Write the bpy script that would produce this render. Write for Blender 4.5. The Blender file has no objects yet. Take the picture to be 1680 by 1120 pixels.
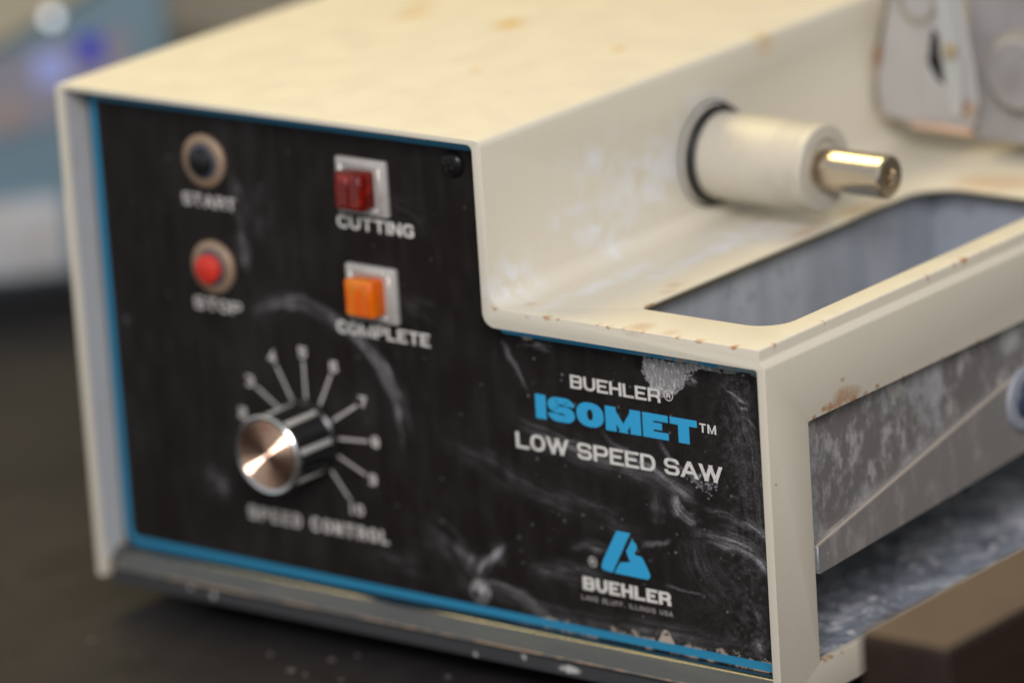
import bpy, bmesh, math, random
import numpy as np
from mathutils import Matrix, Vector
random.seed(7)
S = bpy.context.scene
COL = S.collection

# ------------------------------------------------------------------ camera, light, exposure
cam = bpy.data.cameras.new('camera'); cam_o = bpy.data.objects.new('camera', cam); COL.objects.link(cam_o)
cam_o.matrix_world = Matrix(((0.7845, -0.1282, 0.6068, 1.2430), (0.6170, 0.2603, -0.7427, -1.2961),
                             (-0.0628, 0.9570, 0.2833, 0.6000), (0, 0, 0, 1)))
cam.sensor_width = 36; cam.lens = 199.5; cam.clip_start = .05; cam.clip_end = 60
cam.dof.use_dof = True; cam.dof.focus_distance = 1.712; cam.dof.aperture_fstop = 4.4; cam.dof.aperture_blades = 0
S.camera = cam_o

world = bpy.data.worlds.new('World'); S.world = world; world.use_nodes = True
bg = world.node_tree.nodes['Background']; bg.inputs[0].default_value = (.91, .95, 1.0, 1); bg.inputs[1].default_value = .49

def area(name, loc, target, sx, sy, power, color):
    l = bpy.data.lights.new(name, 'AREA'); l.shape = 'RECTANGLE'; l.size = sx; l.size_y = sy; l.energy = power; l.color = color
    o = bpy.data.objects.new(name, l); COL.objects.link(o); o.location = loc
    o.rotation_euler = (Vector(target) - Vector(loc)).to_track_quat('-Z', 'Y').to_euler()
    return o
area('ceiling_lamp', (-1.0, .30, 1.70), (.14, .12, .1), 1.2, .7, 28, (1.0, .79, .34))
area('front_lamp', (1.3, -1.5, 1.3), (.2, .0, .1), .9, .7, 38, (1.0, .95, .965))

S.view_settings.view_transform = 'Standard'; S.view_settings.look = 'None'
S.view_settings.exposure = 0; S.view_settings.gamma = 1
S.render.engine = 'CYCLES'

# ------------------------------------------------------------------ dust and print outlines, millimetres on the panel
SMEARS = [
  ([(72.13, 99.09), (81.53, 102.95), (91.89, 104.29), (101.83, 101.94), (112.57, 95.27), (120.59, 86.87), (125.96, 76.9), (128.34, 67.12), (128.72, 60.08)], 1.45, 0.50),
  ([(96.79, 102.29), (107.84, 98.68), (117.47, 93.91), (125.42, 84.91), (130.74, 74.55), (132.62, 64.7)], 1.20, 0.35),
  ([(67.89, 95.47), (76.19, 101.04), (91.73, 102.65), (106.47, 97.49), (116.01, 91.7)], 2.17, 0.22),
  ([(175.04, 75.84), (188.08, 73.35), (202.21, 70.85), (223.22, 68.05), (241.39, 61.56)], 3.86, 0.34),
  ([(208.62, 77.51), (214.23, 73.6), (219.95, 71.49), (230.16, 67.12), (241.35, 60.97), (245.89, 59.71)], 0.72, 0.40),
  ([(230.92, 78.0), (234.1, 73.58), (239.61, 69.51), (248.54, 65.0)], 0.72, 0.40),
  ([(225.58, 68.4), (234.66, 64.85), (243.69, 61.33)], 1.69, 0.35),
  ([(236.24, 60.78), (237.14, 56.99), (240.45, 54.36), (243.23, 54.4)], 1.69, 0.75),
  ([(246.94, 58.11), (252.7, 58.21), (259.51, 57.32), (266.22, 55.24), (272.81, 51.61)], 1.20, 0.80),
  ([(241.82, 50.65), (252.21, 50.71), (260.16, 49.61), (266.83, 46.77), (272.64, 41.46)], 2.17, 0.50),
  ([(247.44, 48.19), (256.57, 47.09), (265.59, 45.2), (271.6, 39.34)], 1.20, 0.40),
  ([(146.35, 33.68), (151.48, 26.95), (154.68, 20.74)], 2.17, 0.20),
  ([(168.98, 33.6), (164.01, 29.56), (158.73, 25.06), (155.31, 19.42)], 1.93, 0.55),
  ([(154.73, 21.36), (159.6, 20.73), (169.28, 19.05), (176.34, 15.75), (184.51, 11.43), (197.76, 11.23)], 1.69, 0.60),
  ([(66.22, 143.02), (68.27, 130.12), (68.65, 115.97), (68.92, 105.82)], 2.89, 0.20),
  ([(77.61, 141.31), (74.28, 120.72)], 4.82, 0.07),
  ([(171.1, 102.08), (175.42, 95.74), (180.95, 86.61)], 0.72, 0.40),
  ([(178.33, 102.06), (185.57, 102.64), (191.54, 102.65)], 1.20, 0.35),
  ([(257.51, 97.31), (261.97, 96.01), (265.94, 94.26)], 0.39, 0.80),
  ([(262.24, 92.97), (265.4, 92.84)], 0.36, 0.80),
  ([(264.33, 90.19), (268.2, 86.89)], 0.36, 0.40),
  ([(243.96, 99.86), (246.61, 98.3)], 0.48, 0.80),
  ([(237.35, 104.17), (241.67, 99.93), (247.29, 98.2)], 1.45, 0.35),
  ([(143.59, 65.29), (162.91, 61.08), (177.1, 56.18), (200.78, 51.8), (224.12, 47.48)], 3.37, 0.12),
  ([(133.73, 37.42), (145.64, 31.12), (156.97, 18.67)], 5.30, 0.13),
  ([(221.42, 42.5), (228.58, 44.23), (233.44, 46.97)], 0.72, 0.40),
  ([(192.53, 37.53), (199.88, 39.69), (209.37, 39.2)], 1.45, 0.20),
  ([(174.93, 28.68), (194.35, 29.79), (208.56, 28.09)], 3.37, 0.18),
  ([(149.63, 19.51), (171.48, 15.96), (198.06, 15.32), (233.68, 16.29), (268.33, 15.64)], 2.41, 0.12),
  ([(229.97, 30.59), (246.26, 30.28)], 0.36, 0.40),
  ([(261.67, 19.04), (268.89, 17.31)], 2.41, 0.30),
  ([(262.42, 30.98), (266.27, 26.7), (267.52, 21.02)], 1.93, 0.22),
  ([(245.17, 48.82), (246.85, 39.25), (255.52, 30.82)], 6.02, 0.12),
  ([(258.01, 105.06), (264.92, 88.73), (267.0, 67.79), (268.5, 36.87)], 5.30, 0.10),
  ([(228.64, 61.98), (228.99, 50.22)], 2.41, 0.16),
  ([(41.21, 39.9), (53.99, 35.53)], 4.34, 0.15),
  ([(109.79, 23.39), (134.83, 21.21)], 3.86, 0.08),
  ([(13.1, 89.33), (14.7, 86.83)], 1.20, 0.35),
  ([(36.46, 145.13), (39.04, 144.6)], 0.96, 0.35),
  ([(168.59, 10.4), (183.09, 8.76)], 1.45, 0.30),
  ([(125.46, 140.89), (144.86, 137.25)], 6.02, 0.05),
  ([(127.78, 111.32), (147.06, 105.84)], 4.34, 0.05),
  ([(155.41, 29.62), (153.56, 22.19)], 2.41, 0.30),
]
PATCH = [(226.92, 103.9), (233.68, 103.57), (249.22, 103.83), (247.27, 102.17), (244.66, 101.65), (242.73, 100.46), (242.17, 97.58), (239.05, 95.28), (238.22, 93.92), (236.29, 92.87), (232.94, 92.87), (231.15, 93.87), (229.26, 93.6), (227.64, 97.13), (226.5, 99.47), (226.23, 100.99)]
HOLE = [(222.72, 104.26), (226.83, 104.19), (226.19, 100.36), (224.6, 99.05), (223.38, 100.29)]
LOGO_BAR = [(212.5, 45.8), (217.81, 45.79), (210.01, 31.7), (206.73, 32.02), (205.81, 32.57), (205.97, 33.88), (206.81, 35.78)]
LOGO_BEE = [(218.51, 44.14), (218.95, 43.2), (219.91, 42.5), (220.12, 41.05), (219.06, 39.39), (219.4, 38.91), (221.66, 38.69), (222.36, 37.9), (224.63, 33.48), (224.62, 32.41), (223.55, 31.54), (210.71, 31.7), (213.22, 35.58), (217.19, 36.27), (216.2, 38.35), (215.79, 39.62), (216.94, 41.5)]
REG2 = [(202.4, 34.01)]
REG1 = [(235.72, 92.69)]
TOPSTAINS = [((0.0507, 0.123, 0.1683), (0.006, 0.01, 0.01), 0.74), ((0.0881, 0.1251, 0.1683), (0.007, 0.009, 0.01), 1), ((0.1447, 0.1117, 0.1683), (0.004, 0.005, 0.01), 0.81), ((0.179, 0.1481, 0.1683), (0.01, 0.008, 0.01), 0.47), ((0.1182, 0.0711, 0.1683), (0.003, 0.004, 0.01), 0.54), ((0.0413, 0.1379, 0.1683), (0.005, 0.01, 0.01), 0.54)]
DRIED = [((0.1765, 0.011, 0.1193), (0.01, 0.02, 0.016), 1), ((0.1765, 0.0389, 0.1357), (0.01, 0.012, 0.004), 1), ((0.1765, 0.0558, 0.1483), (0.01, 0.008, 0.005), 1), ((0.1765, 0.0867, 0.1367), (0.01, 0.025, 0.016), 0.94), ((0.1765, 0.0568, 0.1262), (0.01, 0.02, 0.006), 0.94), ((0.1765, 0.0609, 0.1191), (0.01, 0.01, 0.004), 1), ((0.1765, 0.114, 0.1492), (0.01, 0.025, 0.012), 0.94), ((0.1765, 0.066, 0.1388), (0.01, 0.05, 0.03), 0.47), ((0.2004, 0.1064, 0.1154), (0.02, 0.03, 0.01), 1), ((0.197, 0.1111, 0.1154), (0.004, 0.008, 0.01), 1), ((0.2013, 0.0756, 0.1154), (0.006, 0.05, 0.012), 1), ((0.1917, 0.0405, 0.1154), (0.006, 0.05, 0.012), 0.94)]
RUSTED = [((0.1779, 0.0, 0.1155), (0.00168, 0.00286, 0.00105), 0.82), ((0.1982, 0.0, 0.1156), (0.00244, 0.00286, 0.00152), 0.77), ((0.1907, 0.0, 0.1142), (0.00152, 0.00286, 0.00095), 0.41), ((0.2026, 0.0, 0.1152), (0.00106, 0.00286, 0.00066), 0.82), ((0.2218, 0.0, 0.1152), (0.00168, 0.00286, 0.00105), 0.77), ((0.2272, 0.0, 0.1154), (0.00137, 0.00286, 0.00085), 0.5), ((0.2345, 0.0, 0.1152), (0.00106, 0.00286, 0.00066), 0.61), ((0.2476, 0.0, 0.1152), (0.00122, 0.00286, 0.00076), 0.77), ((0.2551, 0.0, 0.1153), (0.00137, 0.00286, 0.00085), 0.71), ((0.2565, 0.0, 0.1154), (0.00122, 0.00286, 0.00076), 0.71), ((0.2691, 0.0, 0.1154), (0.00198, 0.00286, 0.00123), 0.92), ((0.2179, 0.0, 0.1153), (0.00092, 0.00286, 0.00057), 0.5), ((0.2615, 0.0, 0.1155), (0.00076, 0.00286, 0.00047), 0.5), ((0.2788, 0.0083, 0.1154), (0.00286, 0.00152, 0.00286), 0.71), ((0.278, 0.1092, 0.1154), (0.00286, 0.00244, 0.00286), 0.82), ((0.2793, 0.1106, 0.1154), (0.00286, 0.00152, 0.00286), 0.82), ((0.2798, 0.1253, 0.1154), (0.00286, 0.00137, 0.00286), 0.71), ((0.2786, 0.0891, 0.1154), (0.00286, 0.00122, 0.00286), 0.71), ((0.2793, 0.1037, 0.1154), (0.00286, 0.00122, 0.00286), 0.61), ((0.2794, 0.119, 0.1154), (0.00286, 0.00092, 0.00286), 0.5), ((0.2795, 0.0636, 0.1154), (0.00286, 0.00076, 0.00286), 0.5), ((0.2777, 0.0339, 0.1154), (0.00286, 0.00076, 0.00286), 0.5), ((0.2199, 0.0245, 0.1154), (0.00286, 0.00372, 0.00381), 0.71), ((0.2199, 0.0267, 0.1154), (0.0019, 0.00248, 0.00381), 0.5), ((0.2157, 0.0386, 0.1154), (0.00381, 0.00495, 0.00381), 0.25), ((0.2129, 0.0455, 0.1154), (0.00381, 0.00495, 0.00381), 0.31), ((0.185, 0.009, 0.1154), (0.00239, 0.00309, 0.00381), 0.31), ((0.2311, 0.004, 0.1154), (0.00571, 0.00743, 0.00381), 0.41), ((0.243, 0.0034, 0.1154), (0.00381, 0.00495, 0.00381), 0.25), ((0.2147, 0.1131, 0.1154), (0.00381, 0.01219, 0.00571), 0.43), ((0.2143, 0.1409, 0.1154), (0.00381, 0.01219, 0.00571), 0.43), ((0.1936, 0.1191, 0.1154), (0.00333, 0.01066, 0.00571), 0.29), ((0.2151, 0.1535, 0.1154), (0.00286, 0.00914, 0.00571), 0.36), ((0.28, 0.0388, 0.0907), (0.00381, 0.00599, 0.004), 0.66), ((0.28, 0.0354, 0.0887), (0.00381, 0.00429, 0.00286), 0.56), ((0.28, 0.0446, 0.0898), (0.00381, 0.00571, 0.00381), 0.5), ((0.28, 0.0291, 0.0893), (0.00381, 0.00214, 0.00143), 0.82), ((0.28, 0.0395, 0.0957), (0.00381, 0.00186, 0.00123), 0.56), ((0.28, 0.0322, 0.0888), (0.00381, 0.00314, 0.00209), 0.86), ((0.28, 0.0444, 0.0883), (0.00381, 0.00228, 0.00152), 0.86), ((0.28, 0.0575, 0.0884), (0.00381, 0.00171, 0.00114), 0.82), ((0.28, 0.0923, 0.0879), (0.00381, 0.00129, 0.00085), 0.92), ((0.28, 0.1127, 0.0877), (0.00381, 0.00143, 0.00095), 0.92), ((0.28, 0.0236, 0.088), (0.00381, 0.00171, 0.00114), 0.82), ((0.28, 0.0509, 0.0882), (0.00381, 0.00199, 0.00133), 0.61), ((0.28, 0.0706, 0.088), (0.00381, 0.00114, 0.00076), 0.71), ((0.28, 0.0024, 0.0728), (0.00381, 0.00072, 0.00047), 0.82), ((0.28, 0.0236, 0.0109), (0.00381, 0.00228, 0.00114), 0.71), ((0.28, 0.0265, 0.0108), (0.00381, 0.0019, 0.00095), 0.82), ((0.28, 0.0317, 0.0103), (0.00381, 0.00152, 0.00076), 0.5), ((0.236, 0.1879, 0.1154), (0.01904, 0.01904, 0.00381), 0.25), ((0.2424, 0.1908, 0.1154), (0.01428, 0.01428, 0.00381), 0.25), ((0.2306, 0.187, 0.1154), (0.00952, 0.00952, 0.00381), 0.25)]
CRUMBS = [(0.0795, -0.0062, 0.0013), (0.0964, -0.0153, 0.0018), (0.1021, -0.0154, 0.001), (0.1015, -0.0009, 0.0016), (0.0176, -0.0241, 0.0012), (0.0299, 0.0074, 0.0007), (0.1447, 0.005, 0.0014), (-0.0144, -0.0025, 0.001), (0.1163, -0.0141, 0.0013)]

# ------------------------------------------------------------------ helpers
def link(o, parent=None):
    COL.objects.link(o)
    if parent is not None: o.parent = parent
    return o

def empty(name, label, cat, loc=(0, 0, 0), group=None):
    o = bpy.data.objects.new(name, None); COL.objects.link(o); o.location = loc
    o.empty_display_size = .02; o['label'] = label; o['category'] = cat
    if group: o['group'] = group
    return o

def finish(name, bm, mat, parent=None, smooth=None, label=None):
    bmesh.ops.recalc_face_normals(bm, faces=bm.faces)
    me = bpy.data.meshes.new(name); bm.to_mesh(me); bm.free()
    me.materials.append(getattr(mat, "m", mat))
    if smooth is not None:
        me.polygons.foreach_set('use_smooth', [True] * len(me.polygons))
        me.set_sharp_from_angle(angle=math.radians(smooth))
    o = link(bpy.data.objects.new(name, me), parent)
    if label: o['label'] = label
    return o

def box(bm, x0, x1, y0, y1, z0, z1, bev=0, seg=2):
    t = bmesh.new(); bmesh.ops.create_cube(t, size=1)
    for v in t.verts:
        v.co = Vector((x0 + (v.co.x + .5) * (x1 - x0), y0 + (v.co.y + .5) * (y1 - y0), z0 + (v.co.z + .5) * (z1 - z0)))
    if bev: bmesh.ops.bevel(t, geom=t.edges[:], offset=bev, segments=seg, affect='EDGES', profile=.5)
    merge(bm, t)

def merge(bm, t, M=None):
    if M is not None: t.transform(M)
    me = bpy.data.meshes.new('tmp'); t.to_mesh(me); t.free(); bm.from_mesh(me); bpy.data.meshes.remove(me)

def lathe(bm, prof, axis='x', org=(0, 0, 0), seg=64):
    """prof: list of (distance along axis, radius)."""
    rings = []
    for a, r in prof:
        ring = []
        for k in range(seg):
            th = 2 * math.pi * k / seg
            u, v = r * math.cos(th), r * math.sin(th)
            co = {'x': (a, u, v), 'y': (u, a, v), 'z': (u, v, a)}[axis]
            ring.append(bm.verts.new(Vector(co) + Vector(org)))
        rings.append(ring)
    for i in range(len(rings) - 1):
        for k in range(seg):
            bm.faces.new((rings[i][k], rings[i][(k + 1) % seg], rings[i + 1][(k + 1) % seg], rings[i + 1][k]))
    for ring in (rings[0], rings[-1]):
        if (ring[0].co - ring[seg // 2].co).length > 1e-7: bm.faces.new(ring)

def round_poly(pts, seg=6):
    """pts: (u, v, radius) -> list of (u, v) with rounded corners."""
    out = []; n = len(pts)
    for i in range(n):
        p = Vector(pts[i][:2]); r = pts[i][2] if len(pts[i]) > 2 else 0
        if r <= 0: out.append(tuple(p)); continue
        a = Vector(pts[i - 1][:2]) - p; b = Vector(pts[(i + 1) % n][:2]) - p
        a.normalize(); b.normalize()
        ang = math.acos(max(-1, min(1, a.dot(b)))); d = r / math.tan(ang / 2)
        c = p + (a + b).normalized() * (r / math.sin(ang / 2))
        s, e = p + a * d - c, p + b * d - c
        sw = math.pi - ang; cr = s.x * e.y - s.y * e.x; sg = 1 if cr > 0 else -1
        for k in range(seg + 1):
            t = sg * sw * k / seg
            out.append((c.x + s.x * math.cos(t) - s.y * math.sin(t), c.y + s.x * math.sin(t) + s.y * math.cos(t)))
    return out

def prism(bm, poly, axis, a0, a1):
    """extrude a polygon of (u, v) along axis: x -> (a,u,v), y -> (u,a,v), z -> (u,v,a)."""
    f = {'x': lambda a, u, v: (a, u, v), 'y': lambda a, u, v: (u, a, v), 'z': lambda a, u, v: (u, v, a)}[axis]
    A = [bm.verts.new(f(a0, u, v)) for u, v in poly]; B = [bm.verts.new(f(a1, u, v)) for u, v in poly]
    bm.faces.new(A); bm.faces.new(B[::-1]); n = len(poly)
    for i in range(n): bm.faces.new((A[i], A[(i + 1) % n], B[(i + 1) % n], B[i]))

def tube(bm, pts, r, seg=10):
    pts = [Vector(p) for p in pts]; rings = []
    for i, p in enumerate(pts):
        d = (pts[min(i + 1, len(pts) - 1)] - pts[max(i - 1, 0)]).normalized()
        up = Vector((0, 0, 1)) if abs(d.z) < .9 else Vector((1, 0, 0))
        u = d.cross(up).normalized(); v = d.cross(u)
        rings.append([bm.verts.new(p + r * (math.cos(2 * math.pi * k / seg) * u + math.sin(2 * math.pi * k / seg) * v)) for k in range(seg)])
    for i in range(len(rings) - 1):
        for k in range(seg):
            bm.faces.new((rings[i][k], rings[i][(k + 1) % seg], rings[i + 1][(k + 1) % seg], rings[i + 1][k]))
    bm.faces.new(rings[0]); bm.faces.new(rings[-1][::-1])

# ------------------------------------------------------------------ materials
class Mat:
    def __init__(self, name, base=(.5, .5, .5), rough=.5, metal=0, **kw):
        self.m = bpy.data.materials.new(name); self.m.use_nodes = True
        self.t = self.m.node_tree; self.n = self.t.nodes; self.b = self.n['Principled BSDF']
        self.b.inputs['Base Color'].default_value = (*base, 1); self.b.inputs['Roughness'].default_value = rough
        self.b.inputs['Metallic'].default_value = metal
        for k, v in kw.items(): self.b.inputs[k.replace('_', ' ')].default_value = v
        self.col = None; self._tc = None
    def coord(self, scale=(1, 1, 1), rot=(0, 0, 0)):
        if self._tc is None: self._tc = self.n.new('ShaderNodeTexCoord')
        mp = self.n.new('ShaderNodeMapping'); mp.inputs['Scale'].default_value = scale; mp.inputs['Rotation'].default_value = rot
        self.t.links.new(self._tc.outputs['Object'], mp.inputs[0]); return mp.outputs[0]
    def noise(self, scale, detail=4, rough=.6, stretch=(1, 1, 1), dist=0):
        x = self.n.new('ShaderNodeTexNoise'); x.inputs['Scale'].default_value = scale; x.inputs['Detail'].default_value = detail
        x.inputs['Roughness'].default_value = rough; x.inputs['Distortion'].default_value = dist
        self.t.links.new(self.coord(stretch), x.inputs['Vector']); return x.outputs['Fac']
    def ramp(self, fac, a, b, lo=0., hi=1.):
        x = self.n.new('ShaderNodeMapRange'); x.inputs['From Min'].default_value = a; x.inputs['From Max'].default_value = b
        x.inputs['To Min'].default_value = lo; x.inputs['To Max'].default_value = hi; x.interpolation_type = 'SMOOTHSTEP'
        self.t.links.new(fac, x.inputs['Value']); return x.outputs['Result']
    def math(self, op, a, b):
        x = self.n.new('ShaderNodeMath'); x.operation = op
        for i, s in enumerate((a, b)):
            if isinstance(s, (int, float)): x.inputs[i].default_value = s
            else: self.t.links.new(s, x.inputs[i])
        return x.outputs[0]
    def attr(self, name):
        x = self.n.new('ShaderNodeAttribute'); x.attribute_name = name; return x
    def over(self, fac, color):
        """lay a colour over what is there, by a mask."""
        x = self.n.new('ShaderNodeMix'); x.data_type = 'RGBA'
        if self.col is None: x.inputs[6].default_value = self.b.inputs['Base Color'].default_value
        else: self.t.links.new(self.col, x.inputs[6])
        if isinstance(color, tuple): x.inputs[7].default_value = (*color, 1)
        else: self.t.links.new(color, x.inputs[7])
        if isinstance(fac, (int, float)): x.inputs[0].default_value = fac
        else: self.t.links.new(fac, x.inputs[0])
        self.col = x.outputs[2]; self.t.links.new(self.col, self.b.inputs['Base Color']); return self
    def set(self, inp, sock): self.t.links.new(sock, self.b.inputs[inp]); return self
    def bump(self, fac, dist=.0003, strength=.5):
        x = self.n.new('ShaderNodeBump'); x.inputs['Distance'].default_value = dist; x.inputs['Strength'].default_value = strength
        self.t.links.new(fac, x.inputs['Height']); self.t.links.new(x.outputs[0], self.b.inputs['Normal']); return self
    def spot(self, c, r, edge=.6, warp=None):
        """soft-edged patch of wear at a place on the object: c centre, r radii."""
        if self._tc is None: self._tc = self.n.new('ShaderNodeTexCoord')
        src = warp if warp is not None else self._tc.outputs['Object']
        mp = self.n.new('ShaderNodeVectorMath'); mp.operation = 'SUBTRACT'; mp.inputs[1].default_value = c
        self.t.links.new(src, mp.inputs[0])
        dv = self.n.new('ShaderNodeVectorMath'); dv.operation = 'DIVIDE'; dv.inputs[1].default_value = r
        self.t.links.new(mp.outputs[0], dv.inputs[0])
        ln = self.n.new('ShaderNodeVectorMath'); ln.operation = 'LENGTH'; self.t.links.new(dv.outputs[0], ln.inputs[0])
        return self.ramp(ln.outputs['Value'], 1.0, 1.0 - edge, 0, 1)
    def warp(self, scale, amount):
        x = self.n.new('ShaderNodeTexNoise'); x.inputs['Scale'].default_value = scale; x.inputs['Detail'].default_value = 3
        self.t.links.new(self.coord(), x.inputs['Vector'])
        a = self.n.new('ShaderNodeVectorMath'); a.operation = 'SUBTRACT'; a.inputs[1].default_value = (.5, .5, .5)
        self.t.links.new(x.outputs['Color'], a.inputs[0])
        s = self.n.new('ShaderNodeVectorMath'); s.operation = 'SCALE'; s.inputs['Scale'].default_value = amount
        self.t.links.new(a.outputs[0], s.inputs[0])
        d = self.n.new('ShaderNodeVectorMath'); d.operation = 'ADD'
        self.t.links.new(self._tc.outputs['Object'], d.inputs[0]); self.t.links.new(s.outputs[0], d.inputs[1]); return d.outputs[0]

PY = .010     # how far the panel lies behind the front edge
H, X1, Z1, W, D = .1683, .1765, .1154, .28, .345     # saw: height, body width, ledge height, width, depth
CREAM = (.675, .625, .505)
RUST = (.42, .19, .06)

# cream enamel of the cover, with stains, rust specks and dried coolant where the photograph has them
cream = Mat('cream_enamel', CREAM, .38)
cream.over(cream.ramp(cream.noise(14, 5), .35, .75, 0, .18), (.64, .58, .445))
cream.over(cream.ramp(cream.noise(420, 2), .55, .8, 0, .10), (.45, .40, .32))
wp = cream.warp(90, .010); wf = cream.warp(500, .0028)
for c, r, k in TOPSTAINS: cream.over(cream.math('MULTIPLY', cream.spot(c, r, .9, wp), k), (.60, .36, .07))
for c, r, k in DRIED: cream.over(cream.math('MULTIPLY', cream.math('MULTIPLY', cream.spot(c, r, .9, wp), k), cream.ramp(cream.noise(160, 5), .35, .65)), (.73, .745, .76))
rn = cream.ramp(cream.noise(1100, 4, .7), .30, .48)
for c, r, k in RUSTED: cream.over(cream.math('MULTIPLY', cream.math('MULTIPLY', cream.spot(c, r, .8, wf), k), rn), RUST)
cream.over(cream.math('MULTIPLY', cream.ramp(cream.noise(300, 4, .75, (1, .12, 1)), .62, .72, 0, .22), cream.ramp(cream.noise(22, 3), .45, .6)), (.80, .78, .74))
cream.over(cream.math('MULTIPLY', cream.ramp(cream.noise(1500, 2), .68, .74, 0, .5), cream.ramp(cream.noise(40, 3), .5, .62)), (.36, .27, .17))
cream.bump(cream.noise(750, 3), .00014, .5)
cream.set('Roughness', cream.ramp(cream.noise(60, 4), .3, .7, .32, .50))

plate = Mat('plain_cream_enamel', CREAM, .42); plate.over(plate.ramp(plate.noise(60, 5), .45, .7, 0, .3), (.55, .47, .36))
steel_trim = Mat('stainless_trim', (.20, .20, .185), .16, 1.0)
steel_trim.over(steel_trim.ramp(steel_trim.noise(90, 5, .6, (.25, 1, 1)), .5, .75, 0, .5), (.30, .27, .24))
steel_trim.set('Roughness', steel_trim.ramp(steel_trim.noise(200, 3, .6, (.1, 1, 1)), .3, .7, .14, .28))
lit_worn_edge = Mat('lit_copper_edge', (.40, .28, .19), .5); lit_worn_edge.over(lit_worn_edge.ramp(lit_worn_edge.noise(120, 3), .42, .6), (.16, .15, .14))  # copper brown with the light on the trim's lower edge painted in
grey_trim = Mat('grey_paint', (.052, .054, .056), .5)
gw = grey_trim.warp(600, .003)
grey_trim.over(grey_trim.ramp(grey_trim.noise(250, 5), .60, .74, 0, .5), (.16, .15, .14))
for c, r in (((.196, 0, -.0005), (.0055, .01, .0018)), ((.1775, 0, .0005), (.0013, .01, .001)), ((.0385, 0, .001), (.0012, .01, .0011)), ((.048, 0, -.0004), (.0012, .01, .0012)), ((.158, 0, -.002), (.001, .01, .0009))):
    grey_trim.over(grey_trim.spot(c, r, .5, gw), (.55, .54, .52))

black_panel = Mat('black_panel_print', (.0085, .0062, .0050), .36, Specular_IOR_Level=.22)
a = black_panel.attr('wear'); sep = black_panel.n.new('ShaderNodeSeparateColor'); black_panel.t.links.new(a.outputs['Color'], sep.inputs[0])
hz = black_panel.math('MULTIPLY', black_panel.ramp(black_panel.noise(60, 6, .65), .42, .78), .018)
black_panel.over(hz, (.42, .40, .40))
fine = black_panel.ramp(black_panel.noise(1400, 3, .7), .32, .62, .35, 1.0)
black_panel.over(black_panel.math('MULTIPLY', sep.outputs[0], fine), (.56, .55, .57))
black_panel.over(black_panel.math('MULTIPLY', black_panel.ramp(black_panel.noise(2600, 2, .5), .70, .76, 0, .5), black_panel.ramp(black_panel.noise(35, 3), .45, .7)), (.5, .48, .46))
black_panel.over(sep.outputs[1], (.25, .245, .24))
black_panel.over(black_panel.math('MULTIPLY', sep.outputs[1], black_panel.ramp(black_panel.noise(900, 5, .7, (1, 1, .5)), .48, .64, 0, .8)), (.62, .61, .59))
black_panel.over(sep.outputs[2], (.50, .42, .33))
black_panel.set('Roughness', black_panel.math('ADD', black_panel.ramp(black_panel.noise(50, 5), .3, .7, .30, .42), black_panel.math('MULTIPLY', sep.outputs[0], .4)))

blue = Mat('blue_print', (.035, .37, .66), .4)
blue.over(blue.ramp(blue.noise(300, 4), .55, .75, 0, .25), (.12, .30, .42))
border_blue = Mat('border_blue_print', (.024, .225, .39), .4)
blue_worn = Mat('worn_blue_print', (.035, .37, .66), .45)
bw = blue_worn.ramp(blue_worn.noise(260, 5, .7, (1, 1, 1)), .44, .54)
px = blue_worn.n.new('ShaderNodeSeparateXYZ'); blue_worn.t.links.new(blue_worn.coord(), px.inputs[0])
blue_worn.over(blue_worn.math('MULTIPLY', bw, blue_worn.ramp(px.outputs[0], .218, .244)), (.44, .45, .42))
blue_worn.over(blue_worn.ramp(px.outputs[0], .255, .263, 0, .6), (.22, .42, .46))
white = Mat('white_print', (.70, .675, .62), .5)
white.over(white.ramp(white.noise(700, 4, .7), .5, .72, 0, .55), (.22, .2, .19))
faded = Mat('faded_white_print', (.58, .55, .51), .5)
faded.over(faded.ramp(faded.noise(500, 4, .7), .45, .7, 0, .45), (.15, .14, .13))

dim = Mat('dim_white_print', (.34, .32, .30), .5)
black_plastic = Mat('black_plastic', (.012, .012, .012), .22); black_matte = Mat('black_rubber', (.012, .011, .010), .5)
dark_screw = Mat('black_oxide_screw', (.02, .02, .02), .28, .6)
dusty_screw = Mat('dusty_screw', (.16, .16, .17), .45, .3); dusty_screw.over(dusty_screw.ramp(dusty_screw.noise(700, 4), .45, .7), (.42, .40, .38))
copper = Mat('copper_nut', (.46, .31, .20), .42, .55); copper.over(copper.ramp(copper.noise(400, 4), .45, .7, 0, .6), (.40, .36, .32))
bush = Mat('grey_bushing', (.13, .14, .17), .4, .5)
red_button = Mat('red_plastic', (.62, .035, .02), .4)
bezel_m = Mat('ivory_bezel', (.56, .54, .50), .35, .3); bezel_m.over(bezel_m.ramp(bezel_m.noise(250, 4), .45, .7, 0, .4), (.42, .36, .30))
red_lens = Mat('red_lens', (.24, .006, .003), .08, 0, Transmission_Weight=.5, IOR=1.49)
red_lens.over(red_lens.ramp(red_lens.noise(150, 2), .48, .68), (.55, .022, .004))
amber_lens = Mat('amber_lens', (1.0, .17, .001), .08, 0, Transmission_Weight=.3, IOR=1.49)
amber_lens.over(amber_lens.ramp(amber_lens.noise(140, 2), .48, .68), (1.0, .30, .008))
lens_back = Mat('lens_reflector', (.75, .68, .55), .3, .4)
turned = Mat('turned_aluminium', (.78, .54, .40), .16, 1.0)
turned.over(turned.ramp(turned.noise(170, 3), .4, .7, 0, .6), (.62, .34, .23))
chrome = Mat('chrome', (.80, .79, .77), .22, 1.0)
line_m = Mat('pale_metal_line', (.74, .72, .68), .35, .4)
shaft_m = Mat('ground_steel', (.64, .555, .44), .22, 1.0)
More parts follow.
